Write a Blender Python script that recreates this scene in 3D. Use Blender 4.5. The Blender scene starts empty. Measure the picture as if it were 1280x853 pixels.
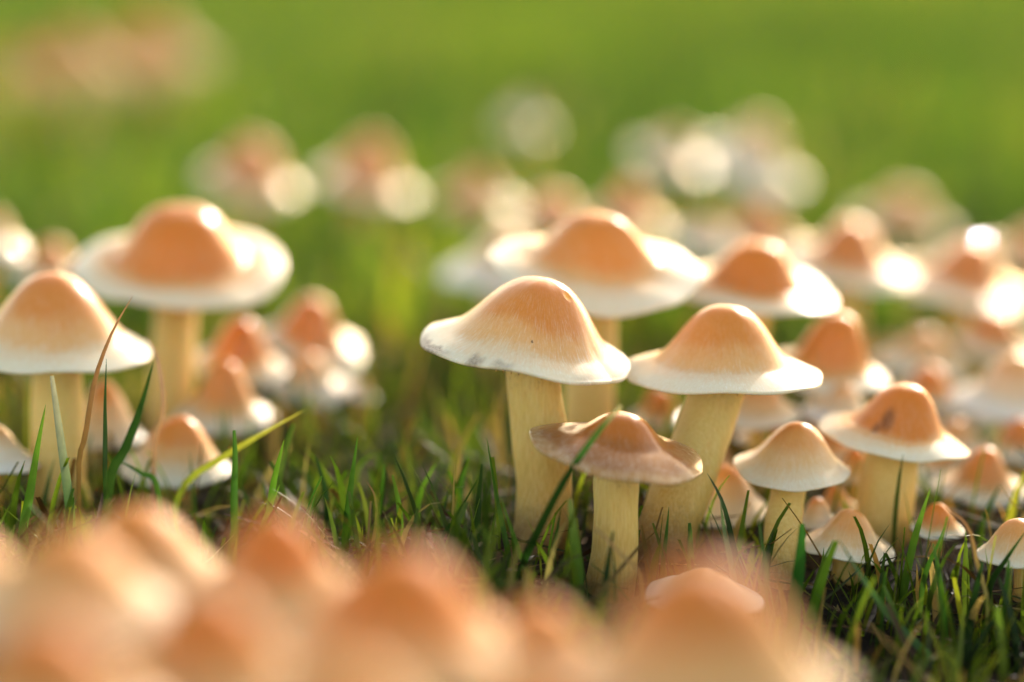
import bpy, math, random
import numpy as np
from mathutils import Vector, Matrix, Quaternion

R = math.radians
scene = bpy.context.scene
COL = scene.collection
rng = np.random.default_rng(7)
random.seed(7)

# ---------------------------------------------------------------- camera
CAM_H, PITCH, LENS, FOCUS = 0.163, R(11.0), 100.0, 0.599
cam = bpy.data.cameras.new('camera')
cam.lens = LENS
cam.sensor_width = 36.0
cam.clip_start = 0.01
cam.clip_end = 500
cam.dof.use_dof = True
cam.dof.focus_distance = FOCUS
cam.dof.aperture_fstop = 3.2
cam_o = bpy.data.objects.new('camera', cam)
cam_o.location = (0, 0, CAM_H)
cam_o.rotation_euler = (R(90) - PITCH, 0, 0)
COL.objects.link(cam_o)
scene.camera = cam_o
scene.render.resolution_x, scene.render.resolution_y = 1024, 682

# ---------------------------------------------------------------- sky, sun, exposure
SUN_EL, SUN_AZ = R(22), R(22)          # azimuth from +Y (view direction) towards +X: behind the mushrooms, to the right
world = bpy.data.worlds.new('World')
scene.world = world
world.use_nodes = True
wn = world.node_tree
bg = wn.nodes['Background']
sky = wn.nodes.new('ShaderNodeTexSky')
sky.sky_type = 'NISHITA'
sky.sun_disc = False
sky.sun_elevation = SUN_EL
sky.sun_rotation = SUN_AZ
sky.air_density = 0.8
sky.dust_density = 1.2
sky.ozone_density = 0.0
warm = wn.nodes.new('ShaderNodeMix')          # the camera's warm white balance for shade
warm.data_type = 'RGBA'
warm.blend_type = 'MULTIPLY'
warm.inputs[0].default_value = 1.0
warm.inputs[7].default_value = (1.26, 1.0, 0.70, 1.0)
wn.links.new(sky.outputs[0], warm.inputs[6])
wn.links.new(warm.outputs[2], bg.inputs[0])
bg.inputs[1].default_value = 0.15
sun = bpy.data.lights.new('sun', 'SUN')
sun.energy = 1.35
sun.angle = R(1.5)
sun.color = (1.0, 0.94, 0.84)
sun_o = bpy.data.objects.new('sun', sun)
sd = Vector((math.sin(SUN_AZ) * math.cos(SUN_EL), math.cos(SUN_AZ) * math.cos(SUN_EL), math.sin(SUN_EL)))
sun_o.rotation_euler = sd.to_track_quat('Z', 'Y').to_euler()
COL.objects.link(sun_o)
scene.view_settings.view_transform = 'Standard'
scene.view_settings.look = 'None'
scene.view_settings.gamma = 1
scene.view_settings.use_curve_mapping = False
scene.view_settings.exposure = 1.54
scene.render.engine = 'CYCLES'
scene.cycles.use_denoising = True
scene.cycles.max_bounces = 8
scene.cycles.transparent_max_bounces = 4
scene.cycles.sample_clamp_indirect = 6.0

# ---------------------------------------------------------------- pixel -> place helpers
FPX = 1280 * LENS / 36.0
FWD = Vector((0, math.cos(PITCH), -math.sin(PITCH)))
UP = Vector((0, math.sin(PITCH), math.cos(PITCH)))
RIGHT = Vector((1, 0, 0))
CAM = Vector((0, 0, CAM_H))


def at(px, py, d):
    return CAM + FWD * d + RIGHT * ((px - 640) / FPX * d) + UP * (-(py - 426.5) / FPX * d)


def on_ground(px, py):
    r = FWD + RIGHT * ((px - 640) / FPX) + UP * (-(py - 426.5) / FPX)
    return CAM + r * (-CAM_H / r.z)


def lin(r, g, b):
    f = lambda c: (c / 255 / 12.92) if c / 255 <= 0.04045 else ((c / 255 + 0.055) / 1.055) ** 2.4
    return (f(r), f(g), f(b), 1.0)


# ---------------------------------------------------------------- materials
class NT:
    def __init__(self, name):
        self.m = bpy.data.materials.new(name)
        self.m.use_nodes = True
        self.t = self.m.node_tree
        self.p = self.t.nodes['Principled BSDF']
        self.out = self.t.nodes['Material Output']

    def n(self, kind, **kw):
        nd = self.t.nodes.new(kind)
        for k, v in kw.items():
            setattr(nd, k, v)
        return nd

    def l(self, a, b):
        self.t.links.new(a, b)

    def math(self, op, a, b=None, clamp=False):
        nd = self.n('ShaderNodeMath', operation=op, use_clamp=clamp)
        for i, v in enumerate((a, b)):
            if v is None:
                continue
            if isinstance(v, (int, float)):
                nd.inputs[i].default_value = v
            else:
                self.l(v, nd.inputs[i])
        return nd.outputs[0]

    def noise(self, vec, scale, detail=3, rough=0.55):
        nd = self.n('ShaderNodeTexNoise')
        nd.inputs['Scale'].default_value = scale
        nd.inputs['Detail'].default_value = detail
        nd.inputs['Roughness'].default_value = rough
        if vec is not None:
            self.l(vec, nd.inputs['Vector'])
        return nd.outputs['Fac']

    def ramp(self, fac, stops, interp='EASE'):
        nd = self.n('ShaderNodeValToRGB')
        cr = nd.color_ramp
        cr.interpolation = interp
        while len(cr.elements) < len(stops):
            cr.elements.new(0.5)
        for e, (p, c) in zip(cr.elements, stops):
            e.position = p
            e.color = c
        self.l(fac, nd.inputs[0])
        return nd.outputs[0]

    def mix(self, fac, a, b, mode='MIX'):
        nd = self.n('ShaderNodeMix', data_type='RGBA', blend_type=mode)
        for i, v in ((0, fac), (6, a), (7, b)):
            if isinstance(v, (int, float, tuple)):
                nd.inputs[i].default_value = v
            else:
                self.l(v, nd.inputs[i])
        return nd.outputs[2]

    def attr(self, name):
        return self.n('ShaderNodeAttribute', attribute_name=name)

    def vec(self, op, a, b=None):
        nd = self.n('ShaderNodeVectorMath', operation=op)
        self.l(a, nd.inputs[0])
        if b is not None:
            if isinstance(b, tuple):
                nd.inputs[1].default_value = b
            else:
                self.l(b, nd.inputs[1])
        return nd.outputs[0]


def cap_material(name, stops, wet=0.42, rough=0.34, stain=(46, 24, 18)):
    k = NT(name)
    tc = k.n('ShaderNodeTexCoord').outputs['Object']
    info = k.n('ShaderNodeObjectInfo')
    off = k.n('ShaderNodeCombineXYZ')
    k.l(k.math('MULTIPLY', info.outputs['Random'], 3.0), off.inputs[0])
    k.l(k.math('MULTIPLY', info.outputs['Random'], 7.0), off.inputs[1])
    pv = k.vec('ADD', tc, off.outputs[0])
    rad = k.attr('rad').outputs['Fac']
    flat = k.vec('NORMALIZE', k.vec('MULTIPLY', tc, (1, 1, 0)))
    st = k.vec('ADD', k.vec('MULTIPLY', flat, (1, 1, 1)), k.vec('MULTIPLY', tc, (12, 12, 4)))
    streak = k.noise(st, 26, 2)
    broad = k.noise(pv, 75, 3)
    fine = k.noise(pv, 1500, 4, 0.7)
    f = k.math('ADD', rad, k.math('MULTIPLY', k.math('SUBTRACT', broad, 0.5), 0.30))
    f = k.math('ADD', f, k.math('MULTIPLY', k.math('SUBTRACT', streak, 0.5), k.math('MULTIPLY', rad, 0.16)))
    f = k.math('ADD', f, k.math('MULTIPLY', k.math('SUBTRACT', info.outputs['Random'], 0.5), 0.05))
    col = k.ramp(f, stops)
    wetvar = k.math('ADD', k.math('MULTIPLY', k.math('SUBTRACT', k.noise(pv, 45, 2), 0.42, True), 3.0, True), 0.15)
    tint = k.ramp(fine, [(0.32, (0.80, 0.72, 0.62, 1)), (0.6, (1, 1, 1, 1))], 'LINEAR')
    col = k.mix(0.25, col, tint, 'MULTIPLY')
    # pale silky fibrils running out to the rim
    fib = k.noise(st, 48, 4, 0.75)
    fm = k.math('MULTIPLY', k.math('SUBTRACT', fib, 0.5, True), k.math('MULTIPLY', k.math('POWER', rad, 1.6), 4.0), True)
    col = k.mix(fm, col, lin(250, 244, 232))
    sn = k.math('MULTIPLY', k.attr('stain').outputs['Fac'], k.math('ADD', k.math('MULTIPLY', fine, 1.6), -0.15), True)
    col = k.mix(sn, col, lin(*stain))
    pit = k.attr('pit').outputs['Fac']
    col = k.mix(pit, col, lin(240, 176, 30))
    # specks of soil
    vor = k.n('ShaderNodeTexVoronoi')
    vor.inputs['Scale'].default_value = 150
    k.l(pv, vor.inputs['Vector'])
    sp = k.math('MULTIPLY', k.math('LESS_THAN', vor.outputs['Distance'], 0.07), k.math('GREATER_THAN', broad, 0.56))
    col = k.mix(k.math('MULTIPLY', sp, 0.7), col, lin(92, 58, 34))
    p = k.p
    k.l(col, p.inputs['Base Color'])
    p.inputs['Subsurface Weight'].default_value = 0.45
    p.inputs['Subsurface Radius'].default_value = (1.0, 0.7, 0.42)
    p.inputs['Subsurface Scale'].default_value = 0.004
    k.l(k.math('ADD', k.math('MULTIPLY', broad, 0.24), rough - 0.12), p.inputs['Roughness'])
    k.l(k.math('MULTIPLY', wetvar, wet * 1.6, True), p.inputs['Coat Weight'])
    p.inputs['Specular IOR Level'].default_value = 0.22
    p.inputs['Coat Roughness'].default_value = 0.07
    b = k.n('ShaderNodeBump')
    b.inputs['Strength'].default_value = 0.14
    b.inputs['Distance'].default_value = 0.0006
    hgt = k.math('ADD', k.math('MULTIPLY', fine, 0.55), k.math('MULTIPLY', k.math('MULTIPLY', fib, rad), 0.7))
    hgt = k.math('ADD', hgt, k.math('MULTIPLY', broad, 0.8))
    k.l(hgt, b.inputs['Height'])
    k.l(b.outputs[0], p.inputs['Normal'])
    b2 = k.n('ShaderNodeBump')
    b2.inputs['Strength'].default_value = 0.10
    b2.inputs['Distance'].default_value = 0.0008
    k.l(k.math('ADD', broad, k.math('MULTIPLY', fib, 0.25)), b2.inputs['Height'])
    k.l(b2.outputs[0], p.inputs['Coat Normal'])
    return k.m


CREAM = lin(240, 226, 198)
MAT = {}
MAT['ochre'] = cap_material('cap_ochre', [(0.0, lin(224, 134, 52)), (0.44, lin(226, 146, 66)), (0.64, lin(236, 182, 120)), (0.80, lin(240, 212, 176)), (0.94, CREAM)])
MAT['orange'] = cap_material('cap_orange', [(0.0, lin(222, 128, 40)), (0.56, lin(222, 134, 48)), (0.71, lin(234, 172, 102)), (0.84, lin(240, 212, 172)), (0.96, CREAM)])
MAT['pale'] = cap_material('cap_pale', [(0.0, lin(226, 160, 96)), (0.25, lin(230, 172, 112)), (0.5, lin(238, 206, 168)), (0.7, lin(242, 224, 202)), (0.9, lin(244, 236, 222))])
MAT['peach'] = cap_material('cap_peach', [(0.0, lin(222, 148, 76)), (0.4, lin(226, 162, 92)), (0.62, lin(234, 190, 136)), (0.8, lin(238, 208, 170)), (0.95, lin(240, 222, 194))])
MAT['deep'] = cap_material('cap_deep', [(0.0, lin(222, 128, 48)), (0.55, lin(222, 134, 54)), (0.76, lin(232, 166, 100)), (0.92, lin(238, 200, 156)), (1.0, lin(240, 218, 186))])
MAT['dull_orange'] = cap_material('cap_dull_orange', [(0.0, lin(204, 112, 26)), (0.5, lin(208, 122, 38)), (0.72, lin(228, 172, 108)), (0.9, lin(228, 180, 122)), (1.0, lin(230, 192, 140))], wet=0.04, rough=0.55)
MAT['dull_peach'] = cap_material('cap_dull_peach', [(0.0, lin(216, 132, 52)), (0.35, lin(220, 148, 74)), (0.6, lin(230, 180, 124)), (0.9, lin(232, 192, 146)), (1.0, lin(234, 202, 164))], wet=0.04, rough=0.55)
MAT['brown'] = cap_material('cap_brown', [(0.0, lin(198, 112, 14)), (0.34, lin(192, 112, 22)), (0.5, lin(168, 102, 34)), (0.88, lin(152, 98, 40)), (0.98, lin(176, 134, 80))], wet=0.6, rough=0.34)


for _k in ('ochre', 'orange', 'pale', 'peach', 'deep'):
    _m = MAT[_k].copy()
    _m.name = 'cap_wet_' + _k
    for _n in _m.node_tree.nodes:
        if _n.type == 'BSDF_PRINCIPLED':
            _l = _n.inputs['Coat Weight'].links[0]
            _m.node_tree.links.remove(_l)
            _n.inputs['Coat Weight'].default_value = 0.85
            _n.inputs['Coat Roughness'].default_value = 0.035
            _m.node_tree.links.remove(_n.inputs['Coat Normal'].links[0])
    MAT['wet_' + _k] = _m


def stem_material():
    k = NT('stem_flesh')
    tc = k.n('ShaderNodeTexCoord').outputs['Object']
    info = k.n('ShaderNodeObjectInfo')
    t = k.attr('rad').outputs['Fac']          # 0 at the ground, 1 under the cap
    st = k.vec('MULTIPLY', tc, (1, 1, 0.10))
    fib = k.noise(st, 2600, 3)
    broad = k.noise(tc, 90, 3)
    fine = k.noise(tc, 1800, 4, 0.7)
    col = k.ramp(k.math('ADD', t, k.math('MULTIPLY', k.math('SUBTRACT', broad, 0.5), 0.3)),
                 [(0.0, lin(176, 124, 52)), (0.22, lin(216, 178, 92)), (0.6, lin(230, 200, 116)), (1.0, lin(238, 214, 146))])
    col = k.mix(k.math('MULTIPLY', k.math('SUBTRACT', fib, 0.42, True), 1.2, True), col, lin(246, 228, 170))
    col = k.mix(k.math('MULTIPLY', k.math('SUBTRACT', 0.46, fib, True), 1.1, True), col, lin(186, 140, 60))
    # dark fibrils in the zone right below the cap, scattered flecks lower down
    zone = k.ramp(t, [(0.0, (.10, .10, .10, 1)), (0.66, (.12, .12, .12, 1)), (0.80, (1, 1, 1, 1)), (0.93, (.7, .7, .7, 1)), (1.0, (.2, .2, .2, 1))])
    fl = k.noise(k.vec('MULTIPLY', tc, (1, 1, 0.35)), 1500, 3, 0.8)
    fk = k.math('MULTIPLY', k.math('MULTIPLY', k.math('SUBTRACT', fl, 0.53, True), 9.0, True), zone)
    col = k.mix(k.math('MULTIPLY', fk, 0.55), col, lin(118, 76, 34))
    dirt = k.math('MULTIPLY', k.math('SUBTRACT', k.math('ADD', k.math('MULTIPLY', fine, 0.45), k.math('MULTIPLY', broad, 0.35)), k.math('MULTIPLY', t, 1.5), True), 2.6, True)
    col = k.mix(k.math('MULTIPLY', dirt, 0.8), col, lin(96, 66, 34))
    vor = k.n('ShaderNodeTexVoronoi')
    vor.inputs['Scale'].default_value = 120
    k.l(tc, vor.inputs['Vector'])
    sp = k.math('MULTIPLY', k.math('LESS_THAN', vor.outputs['Distance'], 0.09), k.math('GREATER_THAN', broad, 0.58))
    col = k.mix(k.math('MULTIPLY', sp, 0.75), col, lin(80, 50, 26))
    p = k.p
    k.l(col, p.inputs['Base Color'])
    p.inputs['Roughness'].default_value = 0.55
    p.inputs['Subsurface Weight'].default_value = 0.5
    p.inputs['Subsurface Radius'].default_value = (1.0, 0.62, 0.25)
    p.inputs['Subsurface Scale'].default_value = 0.005
    b = k.n('ShaderNodeBump')
    b.inputs['Strength'].default_value = 0.35
    b.inputs['Distance'].default_value = 0.0005
    k.l(k.math('ADD', fib, k.math('MULTIPLY', fine, 0.6)), b.inputs['Height'])
    k.l(b.outputs[0], p.inputs['Normal'])
    return k.m


def gill_material():
    k = NT('gill_flesh')
    tc = k.n('ShaderNodeTexCoord').outputs['Object']
    col = k.ramp(k.noise(tc, 200, 3), [(0.3, lin(196, 150, 84)), (0.7, lin(222, 184, 118))])
    k.l(col, k.p.inputs['Base Color'])
    k.p.inputs['Roughness'].default_value = 0.6
    k.p.inputs['Subsurface Weight'].default_value = 0.3
    k.p.inputs['Subsurface Radius'].default_value = (1.0, 0.6, 0.3)
    k.p.inputs['Subsurface Scale'].default_value = 0.002
    return k.m


def blade_material(name, transl=0.45, rough=0.38):
    k = NT(name)
    col = k.attr('Col').outputs['Color']
    tc = k.n('ShaderNodeTexCoord').outputs['Object']
    n = k.noise(tc, 500, 3)
    col = k.mix(0.5, col, k.ramp(n, [(0.3, (.72, .74, .66, 1)), (0.7, (1.1, 1.08, 1.0, 1))]), 'MULTIPLY')
    k.l(col, k.p.inputs['Base Color'])
    k.p.inputs['Roughness'].default_value = rough
    k.p.inputs['Specular IOR Level'].default_value = 0.4
    tr = k.n('ShaderNodeBsdfTranslucent')
    tcol = k.mix(1.0, col, (1.08, 1.12, 0.62, 1), 'MULTIPLY')
    k.l(tcol, tr.inputs['Color'])
    mx = k.n('ShaderNodeMixShader')
    mx.inputs[0].default_value = transl
    k.l(k.p.outputs[0], mx.inputs[1])
    k.l(tr.outputs[0], mx.inputs[2])
    k.l(mx.outputs[0], k.out.inputs['Surface'])
    return k.m


def soil_material():
    k = NT('soil')
    tc = k.n('ShaderNodeTexCoord').outputs['Object']
    n1 = k.noise(tc, 420, 6, 0.7)
    n2 = k.noise(tc, 7, 4)
    soil = k.ramp(n1, [(0.3, lin(20, 15, 10)), (0.52, lin(40, 29, 18)), (0.75, lin(84, 62, 38))])
    sward = k.ramp(k.noise(tc, 60, 5, 0.7), [(0.3, lin(46, 58, 18)), (0.55, lin(84, 104, 34)), (0.8, lin(126, 132, 60))])
    sx = k.n('ShaderNodeSeparateXYZ')
    k.l(tc, sx.inputs[0])
    far = k.n('ShaderNodeMapRange', interpolation_type='SMOOTHSTEP')
    k.l(k.vec('LENGTH', tc), far.inputs[0]) if False else None
    ln = k.n('ShaderNodeVectorMath', operation='LENGTH')
    k.l(tc, ln.inputs[0])
    k.l(k.math('ADD', ln.outputs['Value'], k.math('MULTIPLY', n2, 0.5)), far.inputs[0])
    far.inputs[1].default_value = 0.9
    far.inputs[2].default_value = 2.2
    k.l(k.mix(far.outputs[0], soil, sward), k.p.inputs['Base Color'])
    k.p.inputs['Roughness'].default_value = 0.95
    b = k.n('ShaderNodeBump')
    b.inputs['Strength'].default_value = 0.8
    b.inputs['Distance'].default_value = 0.003
    k.l(n1, b.inputs['Height'])
    k.l(b.outputs[0], k.p.inputs['Normal'])
    return k.m


MAT['stem'] = stem_material()
MAT['gill'] = gill_material()
MAT['grass'] = blade_material('grass_blade', 0.58, 0.36)
MAT['straw'] = blade_material('dry_straw', 0.3, 0.6)
MAT['soil'] = soil_material()


# ---------------------------------------------------------------- mesh helpers
def mesh_from(name, V, F, mat, smooth=True, attrs=None, col=None):
    """V (n,3) array, F (m,4) quad index array (or list of faces)."""
    me = bpy.data.meshes.new(name)
    V = np.asarray(V, dtype=np.float32)
    F = np.asarray(F, dtype=np.int32)
    n, m, s = len(V), len(F), F.shape[1]
    me.vertices.add(n)
    me.vertices.foreach_set('co', V.ravel())
    me.loops.add(m * s)
    me.loops.foreach_set('vertex_index', F.ravel())
    me.polygons.add(m)
    me.polygons.foreach_set('loop_start', np.arange(m, dtype=np.int32) * s)
    me.polygons.foreach_set('loop_total', np.full(m, s, dtype=np.int32))
    me.update(calc_edges=True)
    me.validate()
    if smooth:
        me.polygons.foreach_set('use_smooth', np.ones(len(me.polygons), dtype=bool))
    for k, v in (attrs or {}).items():
        a = me.attributes.new(k, 'FLOAT', 'POINT')
        a.data.foreach_set('value', np.asarray(v, dtype=np.float32))
    if col is not None:
        a = me.attributes.new('Col', 'FLOAT_COLOR', 'POINT')
        a.data.foreach_set('color', np.asarray(col, dtype=np.float32).ravel())
    me.materials.append(mat)
    return me


def link(name, me, parent=None):
    o = bpy.data.objects.new(name, me)
    COL.objects.link(o)
    if parent is not None:
        o.parent = parent
    return o


def smooth01(x):
    x = np.clip(x, 0, 1)
    return x * x * (3 - 2 * x)


# ---------------------------------------------------------------- ground
def ground_height(x, y):
    return (-0.010 * smooth01((y - 0.63) / 0.06) * smooth01((x - 0.045) / 0.04) * smooth01((1.0 - y) / 0.2) - 0.020 * smooth01((0.602 - y) / 0.065) * smooth01((x - 0.005) / 0.045) + 0.0022 * np.sin(x * 37 + 1.3) * np.cos(y * 31) + 0.0014 * np.sin(x * 83 + y * 61)
            + 0.012 * np.sin(x * 2.1 + 0.4) * np.sin(y * 1.3 + 2.0) * np.clip((np.hypot(x, y - 0.6) - 0.5) / 2, 0, 1))


def make_ground():
    rad = np.concatenate([np.linspace(0.01, 1.6, 110), np.geomspace(1.65, 160, 60)])
    na = 180
    ang = np.linspace(0, 2 * np.pi, na, endpoint=False)
    rr, aa = np.meshgrid(rad, ang, indexing='ij')
    x, y = rr * np.cos(aa), 0.7 + rr * np.sin(aa)
    z = ground_height(x, y) * np.clip(3 / rr, 0, 1)
    V = np.stack([x, y, z], -1).reshape(-1, 3)
    V = np.vstack([V, [[0, 0.7, ground_height(0.0, 0.7)]]])
    i = np.arange(len(rad) - 1)[:, None] * na
    j = np.arange(na)[None, :]
    j2 = (j + 1) % na
    F = np.stack([i + j, i + na + j, i + na + j2, i + j2], -1).reshape(-1, 4)
    # the innermost ring is 1 cm wide: close it with quads to the centre (pairs of segments)
    c = len(V) - 1
    k = np.arange(0, na, 2)
    F2 = np.stack([np.full(len(k), c), k, (k + 1) % na, (k + 2) % na], -1)
    o = link('ground', mesh_from('ground', V, np.vstack([F, F2]), MAT['soil']))
    o['kind'] = 'structure'


make_ground()


# ---------------------------------------------------------------- mushrooms
def cap_profile(r, h, a, ru, droop, p=1.5, up=1.25):
    """height of the cap's top above its brim plane at radius fraction r."""
    umbo = 0.5 * (1 + np.cos(np.pi * np.clip(r / ru, 0, 1) ** up))
    dome = 1 - np.abs(r) ** p
    return h * (a * umbo + (1 - a) * dome) - droop * np.abs(r) ** 5


def build_cap(Rc, h, a, ru, seed, hero, wav, stem_r, stains=(), pits=(), p=1.5, spots=(), up=1.25):
    g = np.random.default_rng(seed)
    na = 160 if hero else 72
    nt = 44 if hero else 22
    r_top = np.linspace(0, 1, nt) ** 0.9
    th = 0.022 * Rc + 0.0004                      # rim thickness
    droop = 0.03 * Rc
    ang = np.linspace(0, 2 * np.pi, na, endpoint=False)
    ph = g.uniform(0, 6.28, 6)
    lob = (np.sin(2 * ang + ph[0]) * 0.5 + np.sin(3 * ang + ph[1]) * 0.6 + np.sin(5 * ang + ph[2]) * 0.35 + np.sin(9 * ang + ph[3]) * 0.14 + np.sin(17 * ang + ph[5]) * 0.05)
    zl = (np.sin(2 * ang + ph[4]) + 0.6 * np.sin(3 * ang + ph[5]) + 0.35 * np.sin(7 * ang + ph[0]))
    for _ in range(g.integers(1, 4)):               # nicks and shallow splits in the rim
        lob = lob - g.uniform(0.4, 1.3) * np.exp(-((ang - g.uniform(0, 6.28)) / g.uniform(0.03, 0.12)) ** 2)
    lump = np.sin(3 * ang + ph[2]) * 0.5 + np.sin(4 * ang + ph[3]) * 0.4 + np.sin(8 * ang + ph[1]) * 0.15
    rows, rads = [], []

    def ring(rf, z, rv, top=1.0):
        w = rf ** 2
        rr = rf * Rc * (1 + 0.030 * wav * lob * w)
        zz = z + (0.034 * wav * Rc * zl) * rf ** 3 + 0.022 * wav * Rc * lump * math.sin(math.pi * min(rf, 1.0)) ** 2
        # uneven umbo
        sh = 0.09 * Rc * wav * (1 - rf) * top
        rows.append(np.stack([rr * np.cos(ang) + sh * np.cos(ph[1]), rr * np.sin(ang) + sh * np.sin(ph[1]), zz], -1))
        rads.append(np.full(na, rv))

    for rf in r_top:
        ring(max(rf, 0.004), cap_profile(rf, h, a, ru, droop, p, up), rf)
    ztop1 = cap_profile(1.0, h, a, ru, droop, p, up)
    for t in np.linspace(0.2, 1, 5):              # rounded rim
        q = t * math.pi
        ring(1.0 + 0.5 * th / Rc * math.sin(q), ztop1 - th * 0.5 * (1 - math.cos(q)), 1.0)
    sr = stem_r / Rc
    under = lambda rf: np.minimum(cap_profile(rf, h, a, ru, droop, p, up) - th - 0.10 * h * (1 - rf), cap_profile(rf, h * 0.62, a, ru, droop, p, up) - th)
    for rf in np.linspace(0.985, max(0.05, sr * 0.6), 12):
        ring(rf, float(under(rf)), 1.0, 0.0)
    V = np.vstack(rows)
    rad = np.concatenate(rads)
    nr = len(rows)
    i = np.arange(nr - 1)[:, None] * na
    j = np.arange(na)[None, :]
    j2 = (j + 1) % na
    F = np.stack([i + j, i + na + j, i + na + j2, i + j2], -1).reshape(-1, 4)
    A = np.tile(ang, nr)
    stain = np.zeros(len(V))
    for (sa, sw, s0, sv) in stains:                # angle, half width, inner radius, strength
        da = np.abs((A - sa + np.pi) % (2 * np.pi) - np.pi)
        jag = 0.06 * np.sin(A * 23 + sa) + 0.04 * np.sin(A * 41)
        stain = np.maximum(stain, sv * smooth01(1.4 * (1 - da / sw)) * smooth01((rad - s0 - jag * (1 - s0) * 3) / max(1e-3, 1 - s0) * 1.6))
    for (pa, pr, ps) in spots:
        dd = np.hypot(V[:, 0] - pr * Rc * math.cos(pa), V[:, 1] - pr * Rc * math.sin(pa)) / ps
        stain = np.maximum(stain, 0.9 * smooth01(1.3 * (1 - dd)))
    pit = np.zeros(len(V))
    tops = np.arange(len(V)) < nt * na
    for (pa, pr, ps) in pits:
        c = np.array([pr * Rc * math.cos(pa), pr * Rc * math.sin(pa)])
        dd = np.hypot(V[:, 0] - c[0], V[:, 1] - c[1]) / ps
        m = np.where(tops, smooth01(1.6 * (1 - dd)), 0)
        pit = np.maximum(pit, m)
        V[:, 2] -= m * ps * 0.22
    V[:, 2] -= 0
    return V, F, dict(rad=rad, stain=stain, pit=pit), under, th


def build_gills(Rc, stem_r, under, h, n):
    sr = min(0.6, stem_r / Rc * 0.95)
    rf = np.linspace(sr, 0.86, 7)
    top = np.array([float(under(x)) for x in rf]) + 0.0002 - 0.02 * Rc * rf ** 3
    depth = Rc * (0.02 + 0.07 * np.sin(np.pi * np.clip((rf - sr) / (1 - sr), 0, 1)) ** 0.8) * np.clip((1.0 - rf) * 7, 0.15, 1)
    bot = top - depth
    V, F = [], []
    for g in range(n):
        a = 2 * math.pi * g / n
        c, s = math.cos(a), math.sin(a)
        start = 0 if g % 2 == 0 else 2              # every other gill is a short one
        b0 = len(V)
        m = 0
        wd = 0.10 * 2 * math.pi * Rc / n
        for q in range(start, 7):
            x, y = rf[q] * Rc * c, rf[q] * Rc * s
            V += [(x, y, top[q]), (x + wd * -s, y + wd * c, bot[q])]
            m += 1
        for q in range(m - 1):
            F.append((b0 + 2 * q, b0 + 2 * q + 1, b0 + 2 * q + 3, b0 + 2 * q + 2))
    return np.array(V), np.array(F)


def build_stem(P0, P1, T1, r0, r1, seed, hero):
    g = np.random.default_rng(seed)
    n = 22 if hero else 12
    na = 28 if hero else 16
    L = (P1 - P0).length
    up = Vector((0, 0, 1))
    rows, ts = [], []
    ang = np.linspace(0, 2 * np.pi, na, endpoint=False)
    ph = g.uniform(0, 6.28, 4)
    C0, C1 = P0 + up * L * 0.35 + Vector((g.uniform(-.16, .16), g.uniform(-.12, .12), 0)) * L, P1 - T1 * L * 0.35
    for k in range(n):
        t = k / (n - 1)
        q = 1 - t
        c = P0 * q ** 3 + C0 * 3 * q * q * t + C1 * 3 * q * t * t + P1 * t ** 3
        d = ((C0 - P0) * 3 * q * q + (C1 - C0) * 6 * q * t + (P1 - C1) * 3 * t * t).normalized()
        x = d.cross(Vector((0, 1, 0))).normalized()
        y = d.cross(x).normalized()
        r = r0 * q + r1 * t
        r *= 1 + 0.14 * max(0, 1 - t * 7) + 0.10 * max(0, (t - 0.9) * 10)     # bulbous foot, flare under the cap
        rr = r * (1 + 0.05 * np.sin(2 * ang + ph[0] + t * 2) + 0.022 * np.sin(5 * ang + ph[1] - t * 3) + 0.03 * np.sin(t * 11 + ph[2]) + 0.015 * np.sin(t * 23 + ph[3]))
        rows.append(np.array(c)[None, :] + rr[:, None] * (np.cos(ang)[:, None] * np.array(x)[None, :] + np.sin(ang)[:, None] * np.array(y)[None, :]))
        ts.append(np.full(na, t))
    V = np.vstack(rows)
    i = np.arange(n - 1)[:, None] * na
    j = np.arange(na)[None, :]
    j2 = (j + 1) % na
    F = np.stack([i + j, i + j2, i + na + j2, i + na + j], -1).reshape(-1, 4)
    return V, F, dict(rad=np.concatenate(ts))


CAPS = []      # (centre, radius, axis, base, stem radius, height) for the grass to keep clear of


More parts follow.
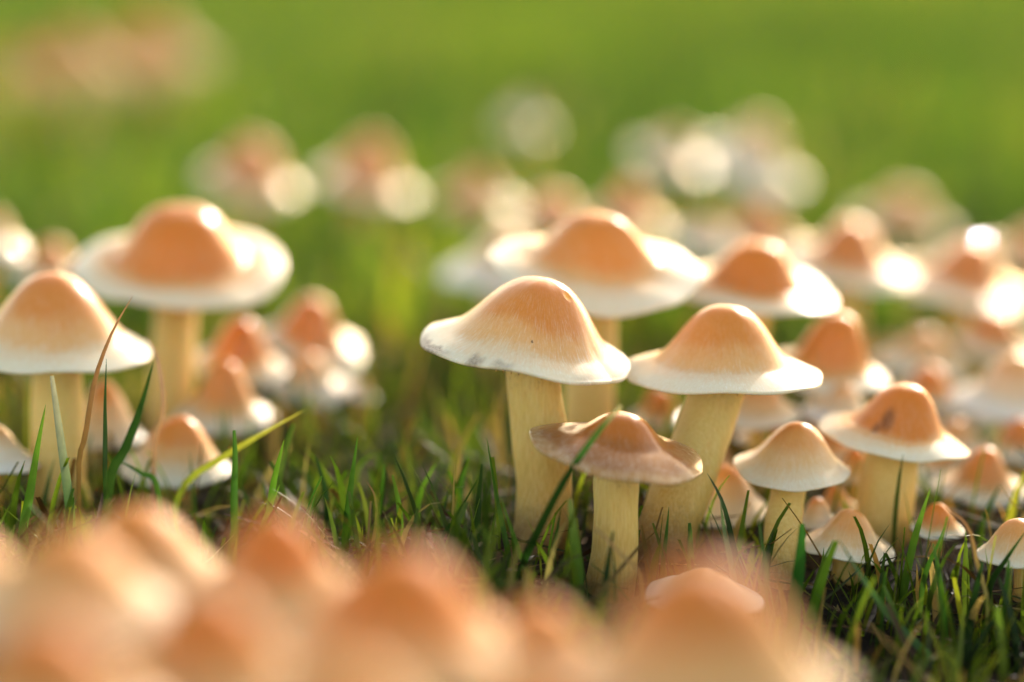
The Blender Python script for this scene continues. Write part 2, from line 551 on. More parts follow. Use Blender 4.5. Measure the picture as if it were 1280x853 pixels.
def mushroom(label, cx, brim, apex, w, d, mat='orange', tilt=6, roll=0, ru=0.7, a=0.6, base=None, sw=None, hero=False,
             wav=1.0, group=None, stains=(), pits=(), lean=(0, 0), p=1.5, gill_n=None, spots=()):
    if d > 0.74 and roll > 0:
        roll += 5
        wav = 1.5
    seed = int(cx * 7 + brim * 13 + d * 1000) % 100000
    _g = np.random.default_rng(seed + 5)
    if not hero:
        ru *= _g.uniform(0.88, 1.12)
        a = min(0.85, a * _g.uniform(0.8, 1.25))
    c = at(cx, brim, d)
    s = d / FPX
    Rc = w * s / 2
    view = math.asin(max(-1, min(1, (CAM_H - c.z) / (c - CAM).length)))
    h = (brim - apex) * s / math.cos(view + R(tilt))
    rs = (sw * s / 2) if sw else Rc * 0.235
    q = Quaternion((0, 1, 0), R(roll)) @ Quaternion((1, 0, 0), R(tilt))
    axis = q @ Vector((0, 0, 1))
    if base:
        b = on_ground(*base)
    else:
        b = Vector((c.x + lean[0], c.y + lean[1], 0))
    b.z = float(ground_height(b.x, b.y)) - 0.003
    root = bpy.data.objects.new('mushroom', None)
    root.empty_display_size = 0.005
    root.location = b
    COL.objects.link(root)
    root['label'] = label
    root['category'] = 'mushroom'
    if group:
        root['group'] = group
    V, F, at_, under, th = build_cap(Rc, h, a, ru, seed, hero, wav, rs, stains, pits, p, spots, 1.75 if 'orange' in mat else 1.5)
    if d > 0.84 and mat in ('orange', 'peach'):
        mat = 'deep'
    if d > 0.73 and 'wet_' + mat in MAT:
        mat = 'wet_' + mat
    co = link('cap', mesh_from('cap', V, F, MAT[mat], attrs=at_), root)
    co.location = c - b
    co.rotation_mode = 'QUATERNION'
    co.rotation_quaternion = q
    gn = gill_n or (72 if hero else 44)
    GV, GF = build_gills(Rc, rs, under, h, gn)
    go = link('gill_layer', mesh_from('gill_layer', GV, GF, MAT['gill'], smooth=False), co)
    go['kind'] = 'stuff'
    topz = float(under(rs / Rc)) - 0.0002 + h * 0.06
    P1 = (c - b) + axis * topz
    SV, SF, sa = build_stem(Vector((0, 0, 0)), P1, axis, rs * 1.08, rs, seed + 1, hero)
    link('stem', mesh_from('stem', SV, SF, MAT['stem'], attrs=sa), root)
    CAPS.append((c, Rc, axis, b, rs, h))
    return root


M = mushroom
PI = math.pi
GB = 'mushrooms clustered on the lawn'
# --- cluster in focus
M('large cream-rimmed mushroom with a small yellow hole near its orange peak and dark nibbled rim', 659, 433, 345, 258, .612, 'ochre', 4, 9, 0.80, 0.56,
  base=(667, 694), sw=64, hero=True, stains=((PI * 1.10, 0.5, 0.93, 1.0), (PI * 1.33, 0.12, 0.86, 0.8), (PI * 1.42, 0.16, 0.9, 0.55), (PI * 1.70, 0.2, 0.88, 0.4)), pits=((-0.62, 0.36, 0.0011),))
M('broad mushroom with upturned white brim, standing behind the one with the hole', 746, 330, 265, 265, .668, 'ochre', 11, 4, 0.64, 0.72, base=(733, 632), sw=58, hero=True, wav=1.3)
M('cream-rimmed mushroom with thick slanting yellow stem beside the one with the hole', 905, 461, 381, 244, .622, 'ochre', 1, 2, 0.72, 0.66, base=(822, 697), sw=66, hero=True, wav=0.7)
M('dull brown wet mushroom with a grass blade leaning across its cap', 772, 560, 514, 220, .592, 'brown', 3, 10, 0.55, 0.5, base=(757, 726), sw=54, hero=True, wav=0.9)
M('mushroom with bright white brim behind the slanting yellow stem', 940, 356, 301, 212, .695, 'orange', 7, 5, 0.62, 0.74, hero=True, lean=(-.004, 0), sw=50)
M('mushroom with tall rounded orange crown between the white brim and the spotted cap', 1036, 462, 393, 152, .685, 'orange', 7, 8, 0.70, 0.76, hero=True, lean=(-.004, 0), sw=44)
M('mushroom with a dark spot on its orange crown and a stout bare stem', 1119, 543, 479, 184, .632, 'orange', 4, 9, 0.66, 0.62, base=(1097, 672), sw=66, hero=True,
  spots=((PI * 1.36, 0.52, 0.0022), (PI * 1.30, 0.60, 0.0014)))
M('small tan conical mushroom with a thin pale stem beside the spotted one', 990, 584, 529, 142, .618, 'peach', 5, 2, 0.8, 0.45, base=(976, 708), sw=42, hero=True)
M('low tan mushroom sitting in the grass at the foot of the stout stem', 1060, 681, 636, 118, .612, 'peach', 4, 6, 0.7, 0.45, hero=True, sw=36)
M('peach mushroom half hidden behind the small tan conical one', 898, 632, 580, 134, .634, 'pale', 5, 3, 0.75, 0.45, sw=36, hero=True)
M('pale low mushroom just above the ground below the slanting yellow stem', 882, 741, 710, 146, .578, 'pale', 2, 4, 0.8, 0.4, sw=40, hero=True)
M('small orange mushroom showing between the brown cap and the slanting stem', 826, 522, 484, 76, .70, 'orange', 4, 0, 0.7, 0.6)
M('mushroom with pale rim peeking out under the cap on the slanting stem', 946, 512, 474, 112, .665, 'peach', 8, 4, 0.7, 0.6)
M('mushroom with a white rim peeking out behind the spotted cap', 1052, 516, 482, 96, .672, 'pale', 8, 5, 0.7, 0.6)
M('tiny pale mushroom tucked behind the stout bare stem', 1128, 598, 570, 58, .67, 'pale', 6, 0, 0.7, 0.5)
M('small peach mushroom wedged between the tan conical cap and the stout stem', 1066, 592, 560, 62, .650, 'peach', 5, 0, 0.8, 0.5)
M('peach mushroom on a yellow stem squeezed behind the slanting stem', 886, 590, 546, 84, .662, 'peach', 5, 2, 0.75, 0.5)
M('small orange mushroom above the tan conical one, between the two stout stems', 962, 548, 512, 80, .672, 'orange', 6, 3, 0.75, 0.5)
M('tan mushroom filling the gap right of the tan conical one', 1040, 566, 530, 84, .664, 'ochre', 6, 3, 0.75, 0.5)
M('tiny peach mushroom leaning on the foot of the stout bare stem', 1046, 634, 606, 56, .640, 'peach', 5, -6, 0.75, 0.5)
# --- right of the cluster
M('tan mushroom tucked just under the rim of the wide pale one', 1212, 518, 482, 88, .738, 'ochre', 7, 3, 0.75, 0.5)
M('pinkish mushroom between the tall rounded crown and the blurred tan one', 1100, 458, 424, 76, .78, 'peach', 7, 4, 0.7, 0.5)
M('small tan mushroom just behind the orange one with pale rim', 1196, 556, 524, 84, .69, 'peach', 6, 3, 0.75, 0.5)
M('small ochre mushroom right behind the stout stem, half in its shade', 1176, 586, 554, 66, .678, 'ochre', 6, 3, 0.75, 0.5)
M('little pale mushroom at the foot of the tan conical one', 1022, 650, 622, 54, .628, 'pale', 4, 0, 0.75, 0.5)
M('small orange mushroom beside the pinkish brown one under the wide domed cap', 74, 560, 514, 62, .675, 'orange', 4, 0, 0.8, 0.5, sw=24)
M('orange mushroom half hidden under the wide pale one', 1276, 562, 524, 92, .685, 'orange', 6, 3, 0.75, 0.5)
M('orange mushroom with pale rim behind grass, right of the stout stem', 1226, 608, 559, 122, .655, 'ochre', 7, 2, 0.7, 0.6)
M('wide pale mushroom above the orange one, right of the spotted cap', 1266, 500, 442, 156, .705, 'pale', 8, 3, 0.66, 0.6)
M('blurred tan mushroom behind the spotted cap', 1150, 455, 412, 108, .75, 'peach', 7, 3, 0.75, 0.5)
M('small orange mushroom in front of the blurred tan one', 1162, 496, 458, 84, .715, 'orange', 7, 3, 0.75, 0.5)
M('blurred orange mushroom between the tan and the wide pale ones', 1244, 430, 390, 112, .765, 'orange', 7, 3, 0.7, 0.6)
M('low peach mushroom in grass below the wide pale one, near the dry curled stalk', 1276, 690, 649, 112, .602, 'peach', 3, 0, 0.8, 0.5)
M('tiny orange mushroom among the blades by the dry curled stalk', 1172, 660, 630, 66, .62, 'orange', 5, 3, 0.75, 0.5)
# --- left cluster
M('broad flat-brimmed mushroom with a high orange hump, tallest of its group', 225, 329, 260, 258, .70, 'orange', 14, 2, 0.68, 0.82, base=(213, 592), sw=54, hero=True, wav=0.8, p=3.0)
M('wide domed mushroom with orange top in front of the flat-brimmed one', 70, 432, 343, 236, .642, 'ochre', 3, 3, 0.82, 0.55, sw=60, hero=True, wav=0.7, base=(70, 660))
M('low mushroom with white rim at the foot of the wide domed one', -12, 572, 530, 120, .632, 'pale', 4, 6, 0.8, 0.5, hero=True, sw=40)
M('small pinkish brown mushroom standing behind the dry bent stalk', 132, 545, 476, 92, .665, 'peach', 4, 0, 0.85, 0.4, sw=30)
M('low conical orange mushroom with white rim beneath the flat-brimmed one', 219, 583, 521, 136, .648, 'ochre', 5, 4, 0.85, 0.45, hero=True, sw=40)
M('orange mushroom with pale rim just behind the low conical one', 280, 517, 453, 128, .685, 'ochre', 7, 3, 0.75, 0.55, sw=36)
M('small bright orange mushroom above the pale-rimmed one, beside the tall stem', 298, 455, 396, 118, .715, 'orange', 8, 7, 0.72, 0.6)
M('blurred orange mushroom with gleaming white brim beyond the small bright one', 388, 428, 370, 144, .745, 'orange', 9, 8, 0.64, 0.65)
M('small yellowish mushroom with wet rim in front of the gleaming one', 388, 482, 441, 112, .72, 'pale', 8, 3, 0.66, 0.6)
M('tiny wet mushroom right of the yellowish one with wet rim', 452, 492, 474, 36, .715, 'pale', 10, 14, 0.7, 0.5)
M('pale mushroom with wet brim behind the wide domed one', -12, 305, 268, 84, .80, 'pale', 9, 5, 0.7, 0.6)
M('orange mushroom between the wide domed cap and the flat brim', 62, 338, 303, 96, .79, 'orange', 7, 3, 0.72, 0.6)
# --- behind the cluster in focus
M('blurred pale mushroom behind the broad upturned brim', 628, 345, 284, 150, .80, 'pale', 9, 3, 0.7, 0.6)
M('blurred orange mushroom showing over the broad upturned brim', 690, 278, 238, 120, .87, 'orange', 8, 4, 0.7, 0.6)
M('blurred peach mushroom with shining rim above the broad orange hump', 785, 275, 226, 104, .90, 'peach', 8, 6, 0.7, 0.6)
M('blurred whitish mushroom between the broad brim and the white one', 880, 302, 264, 92, .86, 'pale', 8, 4, 0.7, 0.6)
M('blurred peach mushroom right above the white brim', 952, 300, 254, 104, .88, 'peach', 8, 4, 0.7, 0.6)
M('blurred mushroom with dazzling wet brim behind the tall rounded crown', 1060, 332, 278, 164, .775, 'orange', 9, 5, 0.66, 0.6)
M('blurred wide orange-topped mushroom right of the dazzling wet brim', 1200, 355, 300, 178, .79, 'orange', 9, 5, 0.64, 0.6)
M('blurred orange mushroom behind the wide orange-topped one', 1294, 322, 282, 124, .88, 'orange', 8, 3, 0.7, 0.6)
M('far faint orange mushroom behind the dazzling wet brim', 1126, 282, 240, 120, .97, 'orange', 8, 3, 0.7, 0.6)
GF_ = 'far mushrooms out on the lawn'
M('far pale mushroom beside the brightest shining one on the lawn', 838, 198, 162, 96, 1.0, 'pale', 11, 10, 0.7, 0.6, group=GF_)
M('far mushroom with the brightest shining cap on the open lawn', 936, 206, 152, 132, .97, 'pale', 13, 15, 0.66, 0.6, group=GF_)
M('lone far pale mushroom standing apart on the open lawn', 656, 156, 128, 56, 1.08, 'pale', 9, 6, 0.7, 0.6, group=GF_)
M('far orange mushroom with shining rim beyond the flat-brimmed one', 312, 228, 176, 124, .92, 'orange', 9, 8, 0.7, 0.6, group=GF_)
M('far tan mushroom with shining rim beside the far orange one', 455, 228, 172, 124, .94, 'peach', 9, 8, 0.7, 0.6, group=GF_)
M('far faint tan mushroom between the shining far ones and the cluster', 598, 252, 214, 104, .97, 'peach', 8, 4, 0.7, 0.6, group=GF_)
M('farthest orange mushroom of the distant group on the lawn', 190, 84, 18, 140, 1.30, 'dull_orange', 4, -8, 0.7, 0.6, group=GF_)
M('farthest pale mushroom of the distant group on the lawn', 98, 90, 36, 124, 1.22, 'dull_orange', 4, -6, 0.7, 0.6, group=GF_)
M('farthest small orange mushroom at the edge of the distant group', 28, 98, 60, 90, 1.24, 'dull_orange', 4, -6, 0.7, 0.6, group=GF_)
# --- close foreground, far out of focus
GC = 'out-of-focus mushrooms in the close foreground'
FGL = [
    ('close blurred pinkish mushroom at the edge of the foreground cluster', 78, 758, 668, 270, .440, 'peach'),
    ('close blurred mushroom with broad cream side in the foreground cluster', 178, 724, 634, 250, .492, 'pale'),
    ('close blurred ochre-topped mushroom beside the broad cream one', 345, 738, 646, 220, .462, 'ochre'),
    ('close blurred mushroom with a large deep orange hump', 492, 808, 690, 330, .430, 'orange'),
    ('close blurred small ochre mushroom behind the brown-orange one', 258, 850, 746, 270, .410, 'ochre'),
    ('close blurred brown-orange mushroom, lowest of the foreground cluster', 52, 895, 785, 320, .385, 'orange'),
    ('close blurred pinkish cream mushroom between the two orange humps', 668, 838, 752, 220, .440, 'pale'),
    ('close blurred orange mushroom standing alone at the end of the foreground cluster', 880, 850, 712, 340, .414, 'orange'),
    ('close blurred pale mushroom below the deep orange hump', 430, 925, 830, 300, .384, 'pale'),
    ('close blurred peach mushroom below the pinkish cream one', 668, 960, 848, 300, .402, 'peach'),
    ('close blurred peach mushroom peeking past the pinkish edge one', -52, 735, 652, 220, .462, 'peach'),
]
for lb, cx, br, ap, w, d, mt in FGL:
    M(lb, cx, br, ap, w, d, {'orange': 'dull_orange', 'ochre': 'dull_orange'}.get(mt, 'dull_peach'), 4, 2, 0.78, 0.5, group=GC)


# ---------------------------------------------------------------- grass
CC = np.array([[c.x, c.y, c.z, r, b.x, b.y, s] for (c, r, ax, b, s, h) in CAPS])


def blade_mesh(name, P, az, L, W, lean, curl, colA, colB, mat, nseg=5, cut=None, twist=None):
    """many blades as one mesh: base P (n,3), azimuth az, length L, width W, lean (rad), curl (rad), root and tip colours."""
    n = len(P)
    t = np.linspace(0, 1, nseg + 1)
    th = lean[:, None] + curl[:, None] * t[None, :] ** 1.5         # angle from vertical along the blade
    dl = (L / nseg)[:, None]
    hx = np.concatenate([np.zeros((n, 1)), np.cumsum(np.sin(th[:, :-1]) * dl, 1)], 1)
    hz = np.concatenate([np.zeros((n, 1)), np.cumsum(np.cos(th[:, :-1]) * dl, 1)], 1)
    ca, sa = np.cos(az)[:, None], np.sin(az)[:, None]
    C = np.stack([P[:, 0:1] + hx * ca, P[:, 1:2] + hx * sa, P[:, 2:3] + hz], -1)
    if twist is None:
        twist = np.zeros(n)
    wa = az[:, None] + np.pi / 2 + twist[:, None] * (0.6 + 0.5 * t[None, :])
    tipw = np.full(n, 0.04) if cut is None else np.where(cut, 0.55, 0.04)
    prof = (0.72 + 0.28 * np.clip(t * 3, 0, 1))[None, :] * (1 - (1 - tipw[:, None]) * np.clip((t[None, :] - 0.35) / 0.65, 0, 1) ** 1.6)
    hw = 0.5 * W[:, None] * prof
    side = np.stack([np.cos(wa), np.sin(wa), np.zeros_like(wa)], -1)
    nrm = np.stack([-np.cos(th) * ca, -np.cos(th) * sa, np.sin(th)], -1)      # keel of the folded blade
    Lf = C - side * hw[..., None] + nrm * hw[..., None] * 0.35
    Rt = C + side * hw[..., None] + nrm * hw[..., None] * 0.35
    V = np.stack([Lf, C, Rt], 2)                                   # n, nseg+1, 3, 3
    idx = np.arange(n * (nseg + 1) * 3).reshape(n, nseg + 1, 3)
    F = np.stack([idx[:, :-1, :-1], idx[:, :-1, 1:], idx[:, 1:, 1:], idx[:, 1:, :-1]], -1).reshape(-1, 4)
    tt = np.broadcast_to(t[None, :, None, None], (n, nseg + 1, 3, 1))
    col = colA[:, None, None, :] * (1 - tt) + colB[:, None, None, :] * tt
    col = np.concatenate([col, np.ones((n, nseg + 1, 3, 1))], -1).reshape(-1, 4)
    return mesh_from(name, V.reshape(-1, 3), F, mat, col=col), C


def pick(n, palette, weights):
    pal = np.array([lin(*c)[:3] for c in palette])
    k = rng.choice(len(pal), n, p=np.array(weights) / sum(weights))
    return pal[k] * rng.uniform(0.8, 1.2, (n, 1))


def clear(P, L, tips, frac=1.0):
    """mask of blades that pass neither through stems nor through caps."""
    ok = np.ones(len(P), bool)
    for (x, y, z, r, bx, by, s) in CC:
        ok &= np.hypot(P[:, 0] - bx, P[:, 1] - by) > s * 1.15
        for k in np.linspace(0.35, 1, 4):
            q = P + (tips - P) * k
            ok &= ~((np.hypot(q[:, 0] - x, q[:, 1] - y) < r * 1.02) & (q[:, 2] > z - 0.006))
            ok &= ~((np.hypot(q[:, 0] - bx, q[:, 1] - by) < s * 1.05) & (q[:, 2] < z))
    return ok


def scatter(n, y0, y1, half, power=1.0):
    """points on the lawn in a wedge opening away from the camera."""
    y = (y0 ** power + (y1 ** power - y0 ** power) * rng.uniform(0, 1, n)) ** (1 / power)
    x = rng.uniform(-1, 1, n) * (half + y * 0.34)
    return x, y


GREENS = [(62, 92, 24), (82, 112, 30), (104, 128, 38), (130, 142, 46), (48, 76, 28)]


def lawn(name, n, y0, y1, half, Lr, Wr, nseg, label, power=2.0, straw=0.06, patch=True, lean_s=0.28, thin=0.0):
    x, y = scatter(n, y0, y1, half, power)
    if patch:
        den = 0.5 + 0.5 * np.sin(x * 47 + 3 * np.sin(y * 23)) * np.sin(y * 39 + 2 * np.sin(x * 31))
        keep = rng.uniform(0, 1, n) < (1 - thin) + thin * den
        x, y = x[keep], y[keep]
        n = len(x)
    P = np.stack([x, y, ground_height(x, y) - 0.001], -1)
    L = rng.uniform(*Lr, n) * rng.uniform(0.6, 1.0, n)
    W = rng.uniform(*Wr, n)
    az = rng.uniform(0, 2 * np.pi, n)
    lean = np.abs(rng.normal(0.12, lean_s, n))
    curl = np.abs(rng.normal(0.35, 0.4, n))
    th = lean + 0.5 * curl
    tips = P + np.stack([L * np.sin(th) * np.cos(az), L * np.sin(th) * np.sin(az), L * np.cos(th)], -1)
    ok = clear(P, L, tips)
    P, L, W, az, lean, curl = P[ok], L[ok], W[ok], az[ok], lean[ok], curl[ok]
    n = len(P)
    B = pick(n, GREENS, [3, 4, 4, 3, 2])
    dry = rng.uniform(0, 1, n) < straw
    B[dry] = pick(int(dry.sum()), [(180, 158, 112), (150, 122, 80), (120, 96, 60)], [2, 2, 2])
    pt = 0.7 * np.sin(P[:, 0] * 4 + 0.5) * np.sin(P[:, 1] * 2.6 + 1.0) + np.sin(P[:, 0] * 15 + 1.7) * np.sin(P[:, 1] * 8 + 0.6) + 0.6 * np.sin(P[:, 0] * 21 + 2) * np.sin(P[:, 1] * 17)
    B *= (1 + 0.30 * pt)[:, None] * np.stack([1 + 0.15 * pt, np.ones(n), 1 - 0.1 * pt], -1)
    if y0 >= 0.8:
        B = B * np.array([0.98, 1.14, 1.15]) + np.array([0.014, 0.024, 0.014])
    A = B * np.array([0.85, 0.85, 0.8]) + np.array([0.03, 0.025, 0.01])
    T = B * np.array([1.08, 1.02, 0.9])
    cut = rng.uniform(0, 1, n) < 0.45
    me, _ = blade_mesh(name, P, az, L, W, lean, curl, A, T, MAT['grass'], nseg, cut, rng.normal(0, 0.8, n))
    o = link(name, me)
    o['kind'] = 'stuff'
    o['label'] = label
    o['category'] = 'grass'
    return o


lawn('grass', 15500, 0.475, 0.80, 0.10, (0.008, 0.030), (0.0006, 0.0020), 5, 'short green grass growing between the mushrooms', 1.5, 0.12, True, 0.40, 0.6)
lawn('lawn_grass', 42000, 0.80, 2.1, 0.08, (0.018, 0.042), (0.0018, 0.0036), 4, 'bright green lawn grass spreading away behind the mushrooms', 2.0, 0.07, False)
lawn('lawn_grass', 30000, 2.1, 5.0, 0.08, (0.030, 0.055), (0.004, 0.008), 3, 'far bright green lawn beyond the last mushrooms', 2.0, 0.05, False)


def thatch():
    n = 15000
    x, y = scatter(n, 0.34, 0.95, 0.08, 1.5)
    P = np.stack([x, y, ground_height(x, y) + rng.uniform(0, 0.005, n)], -1)
    L = rng.uniform(0.006, 0.026, n)
    W = rng.uniform(0.0006, 0.0020, n)
    az = rng.uniform(0, 2 * np.pi, n)
    lean = rng.normal(1.45, 0.22, n)
    lean = np.where(rng.uniform(0, 1, n) < 0.12, rng.uniform(0.6, 1.2, n), lean)
    curl = rng.normal(0, 0.5, n)
    tips = P + np.stack([L * np.sin(lean) * np.cos(az), L * np.sin(lean) * np.sin(az), L * np.cos(lean)], -1)
    ok = clear(P, L, tips)
    P, L, W, az, lean, curl = P[ok], L[ok], W[ok], az[ok], lean[ok], curl[ok]
    n = len(P)
    B = pick(n, [(130, 104, 62), (98, 74, 42), (70, 50, 28), (176, 152, 106), (50, 36, 22), (70, 80, 34)], [3, 4, 4, 1.0, 4, 3])
    me, _ = blade_mesh('thatch', P, az, L, W, lean, curl, B * 0.8, B, MAT['straw'], 3, rng.uniform(0, 1, n) < 0.7, rng.normal(0, 1, n))
    o = link('dry_thatch', me)
    o['kind'] = 'stuff'
    o['label'] = 'dry brown grass litter lying on the soil among the mushrooms'
    o['category'] = 'litter'


thatch()


# single blades and stalks that stand out one by one
def strand(name, label, pts, w, colours, mat='grass', cat='grass blade', fold=0.35, tip=0.05, group=None, flat=0.0):
    """one blade along picture points (px, py, depth); the first is its foot."""
    P = [at(*q) for q in pts]
    gz = float(ground_height(P[0].x, P[0].y))
    if P[0].z > gz + 0.001:                                         # carry the blade on down to the soil
        P.insert(0, Vector((P[0].x - (P[1].x - P[0].x) * 0.3, P[0].y + 0.001, gz - 0.001)))
    foot = P[0]
    n = 14
    C = []
    for k in range(n + 1):                                          # Catmull-Rom through the points
        u = k / n * (len(P) - 1)
        i = min(int(u), len(P) - 2)
        f = u - i
        p0, p1, p2, p3 = P[max(i - 1, 0)], P[i], P[i + 1], P[min(i + 2, len(P) - 1)]
        C.append(0.5 * ((2 * p1) + (p2 - p0) * f + (2 * p0 - 5 * p1 + 4 * p2 - p3) * f * f + (3 * p1 - p0 - 3 * p2 + p3) * f ** 3))
    V, F, col = [], [], []
    pal = [lin(*c) for c in colours]
    for k, c in enumerate(C):
        t = k / n
        d = (C[min(k + 1, n)] - C[max(k - 1, 0)]).normalized()
        side = d.cross(FWD)
        side = side.normalized() if side.length > 1e-4 else RIGHT.copy()
        side = (Quaternion(d, 0.35 + flat + 0.5 * t) @ side).normalized()
        nr = d.cross(side).normalized()
        pw = (0.75 + 0.25 * min(1, t * 3)) * (1 - (1 - tip) * max(0, (t - 0.45) / 0.55) ** 1.7)
        hw = 0.42 * w * pw
        for s, e in ((-1, fold), (0, 0), (1, fold)):
            V.append(c - foot + side * hw * s + nr * hw * e)
        u = t * (len(pal) - 1)
        i = min(int(u), len(pal) - 2)
        f = u - i
        cc = [pal[i][q] * (1 - f) + pal[i + 1][q] * f for q in range(4)]
        col += [cc] * 3
        if k:
            b = len(V) - 6
            F += [(b, b + 1, b + 4, b + 3), (b + 1, b + 2, b + 5, b + 4)]
    o = link(name, mesh_from(name, np.array([tuple(v) for v in V]), np.array(F), MAT[mat], col=np.array(col)))
    o.location = foot
    o['label'] = label
    o['category'] = cat
    if group:
        o['group'] = group
    return o


DG = [(56, 84, 36), (36, 66, 30), (44, 76, 36)]
MG = [(84, 112, 50), (60, 104, 36), (74, 118, 46)]
BG = [(92, 124, 50), (84, 130, 40), (104, 142, 52)]
DRY = [(150, 128, 74), (176, 140, 92), (150, 108, 76)]
S = strand
S('grass_blade', 'long dark blade leaning across the brown wet cap, with a pale dry tip', [(640, 742, .592), (664, 680, .585), (706, 598, .578), (748, 538, .574), (776, 507, .573)], .0021, DG + [(50, 92, 44), (60, 96, 50), (206, 196, 176)], tip=0.5)
S('grass_blade', 'upright bright green blade with cut pale tip before the thick yellow stems', [(723, 775, .583), (722, 720, .583), (716, 670, .582), (711, 624, .581)], .0030, BG + [(150, 170, 110)], tip=0.55)
S('grass_blade', 'short dark slanted blade against the thick yellow stem', [(684, 716, .590), (692, 680, .590), (701, 636, .589)], .0018, DG)
S('grass_blade', 'dark forked blade in front of the brown mushroom stem', [(752, 760, .578), (758, 710, .578), (766, 664, .577)], .0022, DG, tip=0.3)
S('dry_stalk', 'thin curled straw-coloured stalk before the brown mushroom stem', [(800, 722, .575), (778, 696, .574), (756, 672, .573), (742, 660, .573), (741, 652, .573)], .0009, DRY, 'straw', 'dry stalk')
S('grass_blade', 'dark blade bending down beside the rim of the brown cap', [(925, 735, .600), (917, 690, .598), (903, 630, .596), (884, 592, .595)], .0020, DG)
S('grass_blade', 'grey-green blade standing right of the dark bending one', [(920, 745, .592), (912, 700, .592), (904, 660, .592), (900, 622, .592)], .0019, [(110, 130, 80), (96, 130, 84), (120, 140, 100)])
S('grass_blade', 'slim blade before the pale low mushroom', [(955, 760, .585), (958, 720, .585), (952, 680, .585), (948, 648, .586)], .0017, MG)
S('grass_blade', 'green blade between the slanting stem and the peach mushroom', [(862, 720, .600), (862, 690, .600), (861, 654, .600)], .0024, MG, tip=0.5)
S('grass_blade', 'slim green blade touching the foot of the slanting stem', [(828, 706, .596), (832, 670, .596), (836, 634, .596)], .0015, MG)
S('grass_blade', 'broad dark green blade left of the low tan mushroom', [(990, 815, .585), (992, 750, .585), (998, 700, .585), (1001, 655, .585)], .0040, [(60, 110, 36), (40, 96, 34), (60, 120, 48)], tip=0.5)
S('grass_blade', 'broad bright blade with a cut end under the low tan mushroom', [(1003, 812, .584), (1015, 760, .584), (1030, 710, .583), (1043, 676, .582)], .0032, BG, tip=0.75)
S('grass_blade', 'long blade folded over and falling from the broad bright one', [(1196, 870, .578), (1164, 826, .580), (1112, 772, .580), (1078, 724, .576), (1048, 674, .580)], .0022, [(104, 150, 60), (96, 140, 80), (80, 120, 70), (60, 100, 50)])
S('dry_stalk', 'curly dry brown stalk rising from the grass near the low peach mushroom', [(1234, 760, .585), (1230, 735, .585), (1220, 702, .585), (1213, 668, .584), (1200, 648, .583), (1186, 640, .583), (1177, 630, .582)], .0013, [(130, 140, 60), (160, 140, 80), (170, 120, 80), (190, 150, 110)], 'straw', 'dry stalk')
S('grass_blade', 'slanted dark blade crossing before the low peach mushroom', [(1236, 735, .590), (1256, 700, .590), (1282, 664, .590)], .0020, DG)
S('grass_blade', 'bright blade in front of the tiny pale mushroom behind the stout stem', [(1130, 730, .60), (1140, 680, .60), (1152, 640, .60), (1163, 610, .60)], .0026, BG)
S('grass_blade', 'slim green blade left of the curly dry stalk', [(1152, 735, .592), (1160, 705, .592), (1172, 680, .592), (1180, 660, .592)], .0018, MG)
S('dry_stalk', 'long slanted dry straw behind the curly stalk', [(1130, 700, .63), (1170, 640, .63), (1210, 596, .63)], .0008, DRY, 'straw', 'dry stalk')
S('grass_blade', 'dark blade leaning over the orange mushroom right of the stout stem', [(1215, 690, .63), (1232, 640, .63), (1250, 606, .63)], .0022, DG)
for i, (px, py, ln, ox, ww, dd) in enumerate([(1096, 835, 120, 10, .0022, .587), (1130, 842, 110, -26, .0026, .585), (1205, 842, 140, 22, .0030, .584), (1252, 850, 150, 8, .0028, .586), (1060, 842, 110, 22, .0022, .584), (1274, 852, 130, -26, .0024, .583), (1180, 800, 120, -14, .0024, .588), (1028, 846, 80, -10, .0020, .583)]):
    S('grass_blade', 'green blade in the thick grass below the low tan mushroom', [(px, py, dd), (px + ox * .3, py - ln * .5, dd), (px + ox, py - ln, dd)], ww, [MG, BG, DG][i % 3], group='blades in the thick grass corner', tip=0.35)
# left side
S('grass_blade', 'bright green blade at the foot of the low white-rimmed mushroom', [(27, 670, .60), (36, 620, .60), (46, 560, .60), (57, 506, .60)], .0024, BG)
S('grass_blade', 'grey-tipped blade before the wide domed mushroom stem', [(88, 650, .602), (82, 600, .602), (72, 530, .602), (64, 470, .602)], .0026, [(110, 150, 60), (90, 130, 70), (140, 150, 140), (190, 186, 180)], tip=0.5)
S('grass_blade', 'thin dark upright blade under the rim of the wide domed cap', [(131, 600, .602), (131, 550, .602), (131, 500, .602), (133, 448, .602)], .0013, DG)
S('grass_blade', 'dark broad blade leaning between the two stems', [(136, 602, .612), (156, 560, .612), (176, 506, .612), (192, 452, .612)], .0028, DG)
S('dry_stalk', 'long dry brown stalk arching up across the wide domed cap', [(98, 585, .604), (106, 545, .603), (118, 475, .602), (140, 415, .600), (166, 370, .599)], .0015, [(110, 90, 50), (130, 100, 60), (150, 110, 80), (170, 130, 110)], 'straw', 'dry stalk')
S('dry_stalk', 'pink-brown dry stalk drooping beside the low conical mushroom', [(192, 560, .625), (203, 520, .622), (202, 480, .620), (194, 440, .620), (182, 420, .620)], .0014, [(170, 130, 110), (190, 150, 130), (190, 150, 130)], 'straw', 'dry stalk')
S('grass_blade', 'yellow-green blade lying slanted past the low conical mushroom', [(226, 612, .622), (280, 570, .620), (330, 540, .618), (382, 512, .616)], .0020, [(110, 132, 48), (134, 142, 56), (160, 158, 80)])
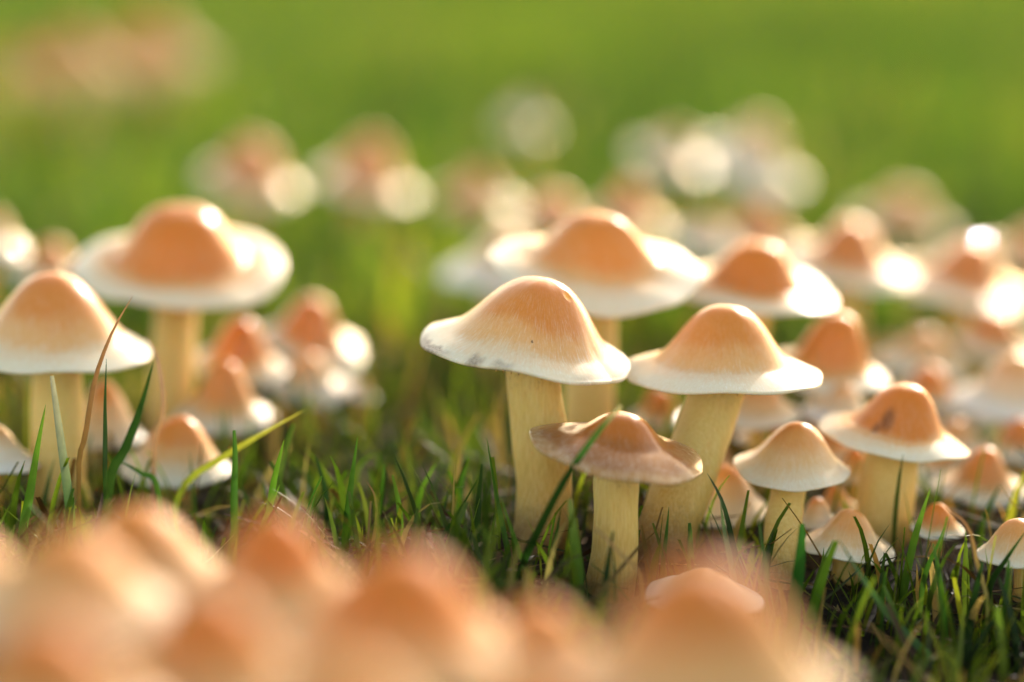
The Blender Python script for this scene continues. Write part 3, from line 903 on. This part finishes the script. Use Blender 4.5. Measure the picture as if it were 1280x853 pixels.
S('grass_blade', 'upright green blade right of the low conical mushroom', [(292, 650, .603), (292, 610, .603), (293, 570, .603), (292, 538, .603)], .0020, MG, tip=0.5)
S('grass_blade', 'curved green blade beside the yellow-green slanted one', [(334, 660, .600), (340, 610, .600), (348, 575, .600), (355, 550, .600)], .0019, BG)
S('grass_blade', 'short forked green blade below the curved one', [(326, 668, .594), (336, 636, .594), (350, 606, .594)], .0016, BG)
S('grass_blade', 'tall green blade alone in the gap between the clusters', [(430, 690, .600), (434, 640, .600), (440, 590, .600), (447, 545, .600)], .0022, MG)
S('dry_stalk', 'pale dry stalk with a bent tip near the tall lone blade', [(464, 690, .595), (470, 650, .595), (468, 620, .595), (458, 602, .595)], .0009, DRY, 'straw', 'dry stalk')
S('grass_blade', 'thin dark slanted blade in the gap between the clusters', [(540, 690, .592), (566, 650, .592), (602, 592, .592)], .0013, DG)
S('grass_blade', 'broad blurred blade leaning toward the thick stem', [(566, 600, .68), (548, 566, .68), (516, 512, .68)], .0036, BG)
S('grass_blade', 'blade lying against the low conical mushroom rim', [(196, 610, .615), (176, 592, .615), (148, 576, .615)], .0016, MG)
S('grass_blade', 'slim green blade left of the thickest stem', [(636, 700, .596), (628, 660, .596), (618, 610, .596), (608, 545, .598)], .0016, MG)
S('grass_blade', 'slim curved blade crossing the slim one left of the thickest stem', [(668, 738, .588), (652, 700, .588), (638, 660, .588), (626, 622, .588)], .0014, BG)
for i, (px, py, ln, ox, ww, dd) in enumerate([(384, 655, 60, 18, .0016, .60), (500, 660, 66, -10, .0018, .605), (408, 640, 70, -14, .0018, .615), (572, 640, 70, 12, .0020, .62), (520, 640, 60, 24, .0018, .62), (596, 660, 80, 6, .0020, .605), (476, 640, 60, 4, .0014, .615)]):
    S('grass_blade', 'short green blade in the low grass between the two clusters', [(px, py, dd), (px + ox * .3, py - ln * .5, dd), (px + ox, py - ln, dd)], ww, [MG, BG, DG][i % 3], group='blades between the clusters', tip=0.3)

for c_, r_, ax_, b_, s_, h_ in CAPS:
    if not (0.008 < c_.z < 0.075):
        print('HEIGHT', [round(v, 3) for v in c_], round(r_ * 2000), 'mm')
